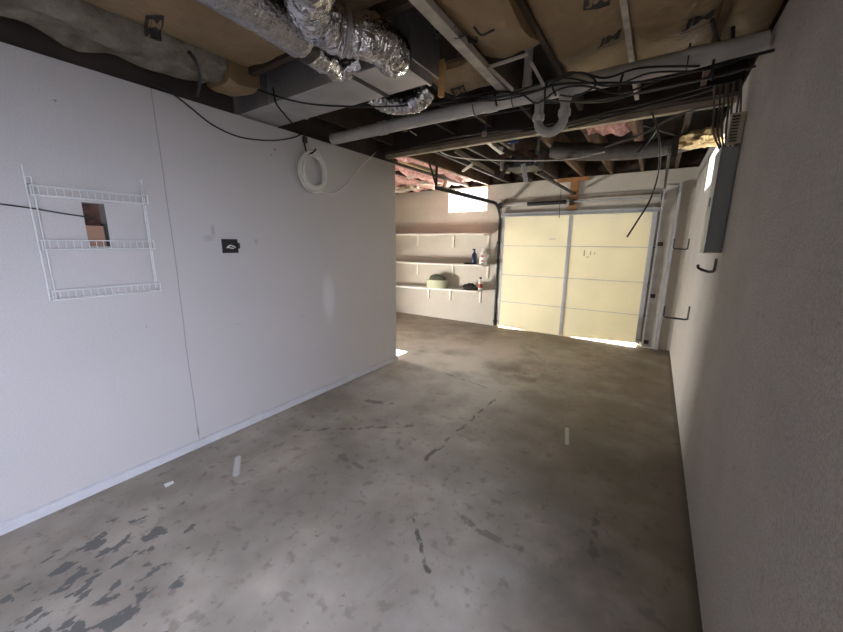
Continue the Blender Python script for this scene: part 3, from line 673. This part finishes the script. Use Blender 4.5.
pinkb(gj[2]+.025, gj[1]-.025, 3.75, 4.3, 2.74, 'small pink fibreglass strip above the grey duct just behind the beam', 26)
tag(lump((aty(701, 141, 4.35)), .17, .10, .085, 31, 'fibre_clump', m_yfoam, amp=.6, nseg=36, nr=20, fr=9), 'yellowed clump of fibre insulation above the right window', 'insulation')
for (px, py, yv, r, lab) in ((399, 190, 5.6, .10, 'pale torn insulation tuft at the partition edge'), (412, 188, 5.7, .09, 'pale torn insulation tuft second from the partition edge'), (425, 183, 5.6, .08, 'pale torn insulation tuft beside the left track hanger')):
    tag(lump(aty(px, py, yv), r*1.4, r, r*.7, px, 'insulation_tuft', mat('pale torn paper', (.75, .68, .55), .9, var=.2, vscale=15, bump=1, bscale=30), amp=.6, nseg=28, nr=14, fr=9), lab, 'insulation')
# hanging sticks and boards in the garage ceiling
plank('brace_board', aty(455, 150, 4.3), aty(503, 179, 6.3), .035, .06, m_greyW, 'pale grey board running back over the garage toward the overhead door')
plank('brace_board', aty(398, 160, 4.2), aty(436, 172, 4.6), .03, .05, mat('yellowish lath', (.5, .42, .22), .8), 'thin yellowish lath slanting behind the partition edge')
plank('brace_board', aty(463, 171, 4.9), aty(473, 164, 4.6), .03, .03, m_greyW, 'short pale stick branching from the grey ceiling board')
plank('brace_board', aty(408, 178, 5.0), aty(422, 170, 5.0), .05, .04, m_whiteW, 'short whitish block among the pink fibreglass')
plank('brace_board', aty(446, 180, 5.6), aty(443, 192, 5.6), .06, .04, m_orangeW, 'short brown upright block above the left of the back window')
plank('brace_board', aty(487, 140, 4.0), aty(512, 160, 4.6), .05, .05, m_whiteW, 'short whitish board over the opener behind the beam')
# hardware cluster round the opener
jb = thing('junction_box', tuple(aty(513, 139, 3.75)), 'small blue electrical box hanging below the beam beside the drain trap', 'electrical box')
c = aty(513, 139, 3.75); MB().box(c.x-.05, c.x+.05, c.y-.03, c.y+.03, c.z-.04, c.z+.045).build('box_body', m_blue, jb, .006)
MB().tube([(c.x, c.y, c.z+.04), (c.x, c.y, 2.99)], .008).build('mounting_rod', m_dsteel, jb)
random.seed(11)
cl = [((503, 150), (530, 158), m_joist), ((497, 158), (520, 151), m_brown), ((520, 150), (538, 158), m_brown), ((508, 165), (500, 178), m_dsteel), ((500, 148), (512, 156), m_galv), ((523, 164), (526, 182), m_galv), ((545, 152), (536, 166), m_dsteel)]
labs = ['dark short scrap board above the opener', 'reddish brown scrap left of the opener top', 'reddish brown scrap right of the opener top', 'dark steel strap left of the opener housing', 'silver bracket left of the blue box', 'silver upright plate on the opener front', 'dark strap right of the opener']
for (p0, p1, m_), lab in zip(cl, labs):
    plank('metal_strap' if m_ in (m_dsteel, m_galv) else 'scrap_board', aty(*p0, 3.82), aty(*p1, 3.84), .045, .012, m_, lab, 'strap' if m_ in (m_dsteel, m_galv) else 'board', (0, 1, 0))
# ------------------------------------------------------------------ cables
def cable(pts, r, m, label, name='cable', cat='cable', n=6, group=None):
    P = [aty(*p) if not isinstance(p, Vector) else p for p in pts]
    return tag(MB().tube(spline(P, n), r, 7).build(name, m), label, cat, group)
Y1 = 2.55
cable([(425, 124, 2.75), (470, 113, 2.72), (520, 104, 2.72), (580, 101, 2.72), (640, 93, 2.72), (700, 80, 2.72), (745, 68, 2.72)], .007, m_cable, 'black cable just behind and below the drain pipe')
cable([(395, 112, 2.4), (430, 104, Y1-.03), (462, 96, Y1-.03), (500, 97, Y1-.05), (530, 87, Y1-.05), (565, 78, Y1-.05), (610, 86, Y1-.04), (650, 73, Y1-.03), (705, 70, Y1-.02), (745, 57, Y1)], .005, m_cable, 'thin black cable weaving over the front of the drain pipe')
cable([(568, 128, 3.3), (610, 117, 3.3), (655, 104, 3.3), (700, 93, 3.3), (742, 78, 3.3)], .006, m_cable, 'thin black cable in front of the right half of the beam')
cable([(440, 106, Y1), (470, 102, Y1), (505, 96, Y1-.02), (535, 91, Y1-.03), (560, 84, Y1), (600, 83, Y1), (640, 82, Y1), (690, 72, Y1), (730, 61, Y1), (779, 49, Y1+.02)], .008, m_cable, 'thick black cable along the front of the drain pipe to the right wall')
cable([(330, 101, 2.2), (370, 105, 2.3), (410, 107, 2.4), (450, 102, Y1), (490, 92, Y1), (520, 94, Y1), (537, 103, Y1), (560, 89, Y1), (585, 86, Y1), (620, 93, Y1), (660, 80, Y1)], .006, m_cable, 'black cable looping down at the drain trap and up along the pipe')
cable([(205, 62, 1.5), (245, 84, 1.62), (290, 100, 1.70), (335, 106, 1.72), (400, 106, 2.2), (455, 101, Y1), (500, 100, Y1), (540, 90, Y1), (575, 73, Y1), (605, 78, Y1), (640, 68, Y1), (700, 66, Y1)], .006, m_cable, 'black cable draped below the metal duct and on over the drain pipe')
cable([(556, 96, Y1-.04), (553, 84, Y1-.06), (568, 73, Y1-.06), (590, 76, Y1-.06), (595, 86, Y1-.06), (575, 96, Y1-.06), (560, 95, Y1-.05)], .006, m_cable, 'loop of black cable in front of the drain pipe above the trap')
cable([(545, 100, Y1), (600, 102, Y1+.05), (640, 92, Y1+.1), (680, 84, Y1+.1), (720, 76, Y1+.1), (756, 66, Y1+.1)], .006, m_gcable, 'grey black cable below the drain pipe toward the right wall')
cable([(520, 132, 3.3), (560, 124, 3.3), (600, 113, 3.3), (650, 102, 3.3), (700, 88, 3.3), (735, 80, 3.3)], .008, m_cable, 'black cable in front of the beam, upper of the pair')
cable([(540, 130, 3.3), (590, 120, 3.3), (640, 108, 3.3), (690, 96, 3.3), (725, 84, 3.3)], .006, m_gcable, 'grey cable in front of the beam, lower of the pair')
cable([(400, 129, 3.2), (440, 122, 3.2), (480, 116, 3.2), (530, 108, 3.2)], .007, m_gcable, 'thin grey cable across the left part of the beam face')
cable([(410, 148, 3.3), (450, 138, 3.3), (500, 131, 3.3), (545, 128, 3.3)], .006, m_cable, 'thin black cable along the lower left of the beam')
cable([(605, 147, 3.8), (640, 135, 3.7), (665, 121, 3.66), (690, 111, 3.6), (725, 104, 3.45)], .009, m_gcable, 'grey cable sweeping up under the beam to the right')
cable([(652, 113, 3.48), (657, 128, 3.6), (660, 150, 3.7), (658, 175, 3.75), (650, 200, 3.8), (638, 220, 3.8), (627, 237, 3.8)], .0075, m_cable, 'black cord dangling in front of the garage door top right', 'power_cord', 'cord')
cable([(656, 130, 3.68), (648, 142, 3.7), (637, 153, 3.7)], .008, m_cable, 'short black cable stub beside the dangling cord', 'power_cord', 'cord')
cable([(273, 88, 1.70), (276, 103, 1.66), (285, 115, 1.70), (292, 123, 1.76)], .006, m_cable, 'short black cable curving down in front of the metal duct')
cable([(327, 116, 2.2), (329, 106, 2.15), (338, 104, 2.1), (352, 107, 2.1)], .005, m_cable, 'short black cable hooked behind the metal duct edge')
cable([(150, 84, 1.42), (168, 83, 1.42), (182, 70, 1.3), (178, 60, 1.3), (174, 52, 1.3)], .005, m_cable, 'thin black wire curling up from the partition top')
# verticals hung from the pipe
for (p0, p1, lab) in (((495, 88), (497, 106), 'short black tie hanging over the drain pipe left of the vent pipe'), ((547, 82), (545, 100), 'short black tie over the drain pipe left of the cable loop'), ((623, 74), (619, 95), 'short black tie over the drain pipe under the pale joist'), ((714, 60), (712, 80), 'short black tie over the drain pipe at its right part')):
    cable([(*p0, Y1+.02), ((p0[0]+p1[0])/2-1, (p0[1]+p1[1])/2, Y1-.01), (*p1, Y1+.02)], .007, m_cable, lab, 'pipe_tie', 'tie')
v = [(712, 20), (716, 34), (724, 51), (732, 46), (733, 28)]
cable([Vector((p.x, p.y, 2.715)) for p in [atz(a, b, 2.715) for a, b in v]], .01, m_cable, 'black strap looped in a V under the insulation near the right wall', 'strap', 'strap')
# rod hanging from pipe
cable([(486, 112, 3.0), (486, 130, 3.0)], .006, m_gcable, 'thin rod with a small round knob hanging left of the trap', 'hanging_rod', 'rod')
tag(lump(aty(484, 134, 3.0), .022, .022, .03, 2, 'bulb_knob', mat('dusty pink knob', (.35, .22, .22), .5), amp=.05), 'small dusty round knob hanging in front of the beam', 'knob')
# left wall cables
Lw = XL+.012
def lw(px, py, off=0): return atx(px, py, Lw+off)
cable([lw(152, 84, .03), lw(170, 92, .02), lw(190, 107, .01), lw(213, 125, 0), (lw(240, 137)), lw(270, 140.5), lw(292, 138), lw(304, 133, .005)], .0055, m_cable, 'black cable drooping across the top of the left wall to the coil')
hk = thing('wall_hook', tuple(lw(305, 142)), 'small dark hook on the left wall holding the white cable coil', 'hook')
MB().tube(spline([lw(304, 133, -.008), lw(304.5, 139, .0), lw(305, 146, .01), lw(307, 152, .03), lw(312, 153, .05), lw(316, 149, .055)], 5), .008, 8).build('hook_arm', m_dsteel, hk)
MB().box(Lw-.012, Lw+.01, lw(305, 138).y-.022, lw(305, 138).y+.022, 2.555, 2.61).build('hook_plate', m_dsteel, hk, .003)
coil = MB(); cc = lw(313, 170, .03); random.seed(4); P = []
turns = 9
for k in range(turns*28):
    a = 2*PI*k/28; tn = k/28; jx = .010*math.sin(tn*2.1+1); 
    ry = .138+.026*math.sin(tn*1.7); rz = .165+.022*math.cos(tn*2.3)
    P.append((cc.x+.010*math.sin(tn*1.3)+.004, cc.y+jx+ry*math.sin(a)*(1-.1*math.cos(a)), cc.z+.008*math.cos(tn)-(.008)*tn/3+rz*math.cos(a)))
coil.tube(P, .0055, 6)
ct = thing('cable_coil', tuple(cc), 'coil of white cable hanging from the hook on the left wall', 'cable coil')
coil.build('coil', m_wcable, ct)
MB().tube(spline([lw(321, 192, .02), lw(333, 193.5, .01), lw(345, 186, 0), lw(356, 172, 0), lw(372, 156, .01), aty(385, 142, 3.75), aty(397, 133, 3.65), aty(408, 131, 3.4)], 6), .0038, 6).build('tail', m_wcable, ct)
cable([(410, 131, 3.4), (430, 144, 3.7), (450, 156, 3.8), (490, 160, 3.8), (560, 160, 3.8), (605, 152, 3.8)], .006, m_wcable, 'thin pale wire strung from the coil across under the beam', 'pale_wire', 'wire')
cable([lw(-60, 196), lw(0, 204), lw(30, 208), lw(60, 213), lw(80, 216), Vector((XL+.004, .69, lw(86, 217).z)), Vector((XL-.05, .74, lw(95, 219).z))], .0045, m_gcable, 'grey cable running along the left wall into the square hole')
# ------------------------------------------------------------------ wire rack on the left wall
ry0, ry1, rz0, rz1 = .465, .995, 1.295, 1.955
rk = thing('wire_rack', (XL, .73, 1.3), 'white wire door rack with three narrow baskets on the left wall', 'wire rack')
rx = XL+.012
for y, zt_ in ((ry0, 2.03), (ry1, 2.03)):
    MB().tube([(rx, y, rz0-.0), (rx, y, zt_)], .0045, 8).build('rail', m_white, rk)
    MB().tube([(rx+.03, y+.02*(1 if y < .7 else -1), rz0), (rx+.03, y+.02*(1 if y < .7 else -1), 1.97)], .0035, 8).build('side_wire', m_white, rk)
    for z in (1.97, 1.31): MB().tube([(rx, y, z), (rx+.03, y+.02*(1 if y < .7 else -1), z)], .003, 6).build('tie_wire', m_white, rk)
for z in (1.875, 1.585, 1.30):
    bk = MB(); dp = .065; hh = .05
    for x, zz, r in ((rx, z, .0035), (rx+dp, z, .0035), (rx+dp, z+hh, .003), (rx, z+hh, .003)): bk.tube([(x, ry0, zz), (x, ry1, zz)], r, 6)
    for y in (ry0+.004, ry1-.004): bk.tube([(rx, y, z+hh), (rx+dp, y, z+hh), (rx+dp, y, z)], .003, 6); bk.tube([(rx, y, z), (rx+dp, y, z)], .003, 6)
    for k in range(15):
        y = ry0+(ry1-ry0)*(k+1)/16; bk.tube([(rx, y, z+.002), (rx+dp, y, z+.002), (rx+dp+.002, y, z+hh)], .0017, 5)
    bk.build('basket', m_white, rk)
for y in (ry0+.012, ry1-.012): MB().tube([(XL+.001, y, 1.93), (XL+.02, y, 1.93)], .007, 8).build('screw', m_dsteel, rk)
# black outlet box
bo = thing('outlet_box', (XL, 1.54, 1.6), 'open black electrical outlet box in the left wall right of the rack', 'outlet box')
bm_ = MB(); y0, y1, z0_, z1_ = H2
for b in ((y0, y1, z0_, z0_+.006), (y0, y1, z1_-.006, z1_), (y0, y0+.006, z0_, z1_), (y1-.006, y1, z0_, z1_)): bm_.box(XL+.001, XL+.012, b[0], b[1], b[2], b[3])
bm_.box(XL+.0005, XL+.002, y0, y1, z0_, z1_); bm_.box(XL+.001, XL+.010, y1, y1+.018, z0_+.035, z1_-.03)
bm_.build('box_shell', m_black, bo)
MB().tube(spline([(XL+.006, y0+.035, 1.585), (XL+.012, y0+.06, 1.605), (XL+.010, y0+.085, 1.60), (XL+.006, y0+.105, 1.59)], 5), .0055, 6).build('wire_end', m_wcable, bo)
MB().tube(spline([(XL+.006, y0+.04, 1.595), (XL+.012, y0+.06, 1.585), (XL+.008, y0+.09, 1.582)], 5), .005, 6).build('wire_end', m_wcable, bo)
# ------------------------------------------------------------------ right wall: panel, louvre, bundle, hooks
ep = thing('electrical_raceway', (XR, 3.2, 1.6), 'tall grey steel electrical box mounted on the right wall', 'electrical box')
MB().box(XR-.088, XR-.001, 3.08, 3.36, 1.585, 2.255).build('box_body', m_greyp, ep, .004)
MB().box(XR-.095, XR-.088, 3.075, 3.365, 1.58, 2.26).build('cover', m_greyp, ep, .002)
MB().box(XR-.099, XR-.095, 3.2, 3.23, 1.9, 1.96).build('latch', m_dsteel, ep)
lv = thing('terminal_strip', (XR, 3.1, 2.27), 'beige slotted strip above the grey electrical box on the right wall', 'terminal strip')
MB().box(XR-.075, XR-.002, 3.07, 3.10, 2.265, 2.45).build('strip_body', m_beige, lv, .003)
for k in range(9):
    z = 2.28+.018*k; MB().box(XR-.066, XR-.030, 3.066, 3.0695, z, z+.008).build('slot', m_dsteel, lv); 
for k in range(7):
    x = XR-.16+.022*k
    cable([Vector((x-.02+.01*(k % 3), 3.16, 2.66)), Vector((x+.006*(k % 2), 3.15, 2.5)), Vector((x+.012, 3.15, 2.38)), Vector((min(x+.03, XR-.012) if k > 2 else XR-.095+.01*k, 3.17, 2.262))], .006, m_gcable if k % 2 else mat('brown jacket', (.14, .10, .08), .5),
          'grey or brown cable of the bundle dropping into the grey electrical box', 'bundle_cable', 'cable', group='cable bundle above the grey electrical box')
def hook(y, z, arm, up, label, drop=.1, bend=0):
    h = thing('wall_hook', (XR, y, z), label, 'hook')
    MB().tube(spline([(XR-.006, y, z+drop), (XR-.007, y, z+.02), (XR-.014, y, z), (XR-.04, y, z-.004)], 4)[:-1] + [(XR-.04, y, z-.004), (XR-arm+.02, y, z+bend), (XR-arm, y, z+bend+.012), (XR-arm-.004, y, z+bend+up)], .0095, 8).build('hook_arm', m_dsteel, h)
    MB().box(XR-.004, XR-.0005, y-.012, y+.012, z+.02, z+drop).build('mounting_plate', m_dsteel, h)
    return h
hook(3.2, 1.455, .10, .035, 'black hook on the right wall just below the grey electrical box', .09, .01)
hook(4.5, .875, .215, .12, 'wide black U-shaped hook low on the right wall', .14)
hook(6.1, 1.585, .17, .14, 'black U-shaped hook on the right wall in the far corner', .14)
# ------------------------------------------------------------------ small litter on the floor
p = atz(168, 485, 0)
l = MB(); l.add([(p.x-.03, p.y-.015, .001), (p.x+.02, p.y-.02, .001), (p.x+.04, p.y+.02, .016), (p.x+.0, p.y+.03, .012), (p.x-.028, p.y-.013, .004), (p.x+.022, p.y-.018, .004), (p.x+.042, p.y+.022, .019), (p.x+.002, p.y+.032, .015)],
              [(0, 1, 2, 3), (4, 5, 6, 7), (0, 1, 5, 4), (1, 2, 6, 5), (2, 3, 7, 6), (3, 0, 4, 7)])
tag(l.build('paper_scrap', m_white), 'small white paper scrap on the floor near the left wall', 'scrap')
# ------------------------------------------------------------------ light
def area(name, loc, rot, sx_, sy_, e, col, spread=PI):
    a = bpy.data.lights.new(name, 'AREA'); a.shape = 'RECTANGLE'; a.size = sx_; a.size_y = sy_; a.energy = e; a.color = col; a.spread = spread
    o = bpy.data.objects.new(name, a); C.objects.link(o); o.location = loc; o.rotation_euler = rot; return o
# daylight at the doorway in the right wall beside the camera (faces -x): blue from the sky, warm from the paving
area('daylight_side_sky', (XR+.25, -.1, 1.35), (0, math.radians(90-38), 0), 1.5, 1.7, 70, (.66, .73, 1.0), math.radians(128))
area('daylight_side_ground', (XR+.25, -.1, .5), (0, math.radians(90+28), 0), .8, 1.8, 5, (1.0, .86, .70))
# light added in an invented low far left opening (faces +x), shadowing shelves upward
area('added_light_garage_left', (XF-.17, 3.9, .25), (0, math.radians(-90), 0), .46, 1.05, 210, (1.0, .96, .90))
# daylight at the small windows
area('daylight_back_window', (-3.265, YB+.30, 2.62), (math.radians(-62), 0, 0), .8, .5, 70, (1.0, .98, .95))
area('daylight_right_window', (XR+.32, 4.5, 2.52), (0, math.radians(70), 0), .45, .95, 30, (1.0, .93, .85))
sun = bpy.data.lights.new('sun', 'SUN'); sun.energy = 300; sun.color = (1, .95, .86); sun.angle = math.radians(.6)
so = bpy.data.objects.new('sun', sun); C.objects.link(so)
so.rotation_euler = Vector((-.05, -1.0, -.93)).to_track_quat('-Z', 'Y').to_euler()
w = bpy.data.worlds.new('world'); bpy.context.scene.world = w; w.use_nodes = True
bg = w.node_tree.nodes['Background']; bg.inputs['Color'].default_value = (.80, .88, 1, 1); bg.inputs['Strength'].default_value = 2.2
vs_ = bpy.context.scene.view_settings; vs_.view_transform = 'Standard'; vs_.look = 'None'; vs_.gamma = 1; vs_.exposure = .38; vs_.use_curve_mapping = False
cy = bpy.context.scene.cycles
cy.max_bounces = 10; cy.diffuse_bounces = 6; cy.use_denoising = True; cy.sample_clamp_indirect = 0
cy.caustics_reflective = False; cy.caustics_refractive = False
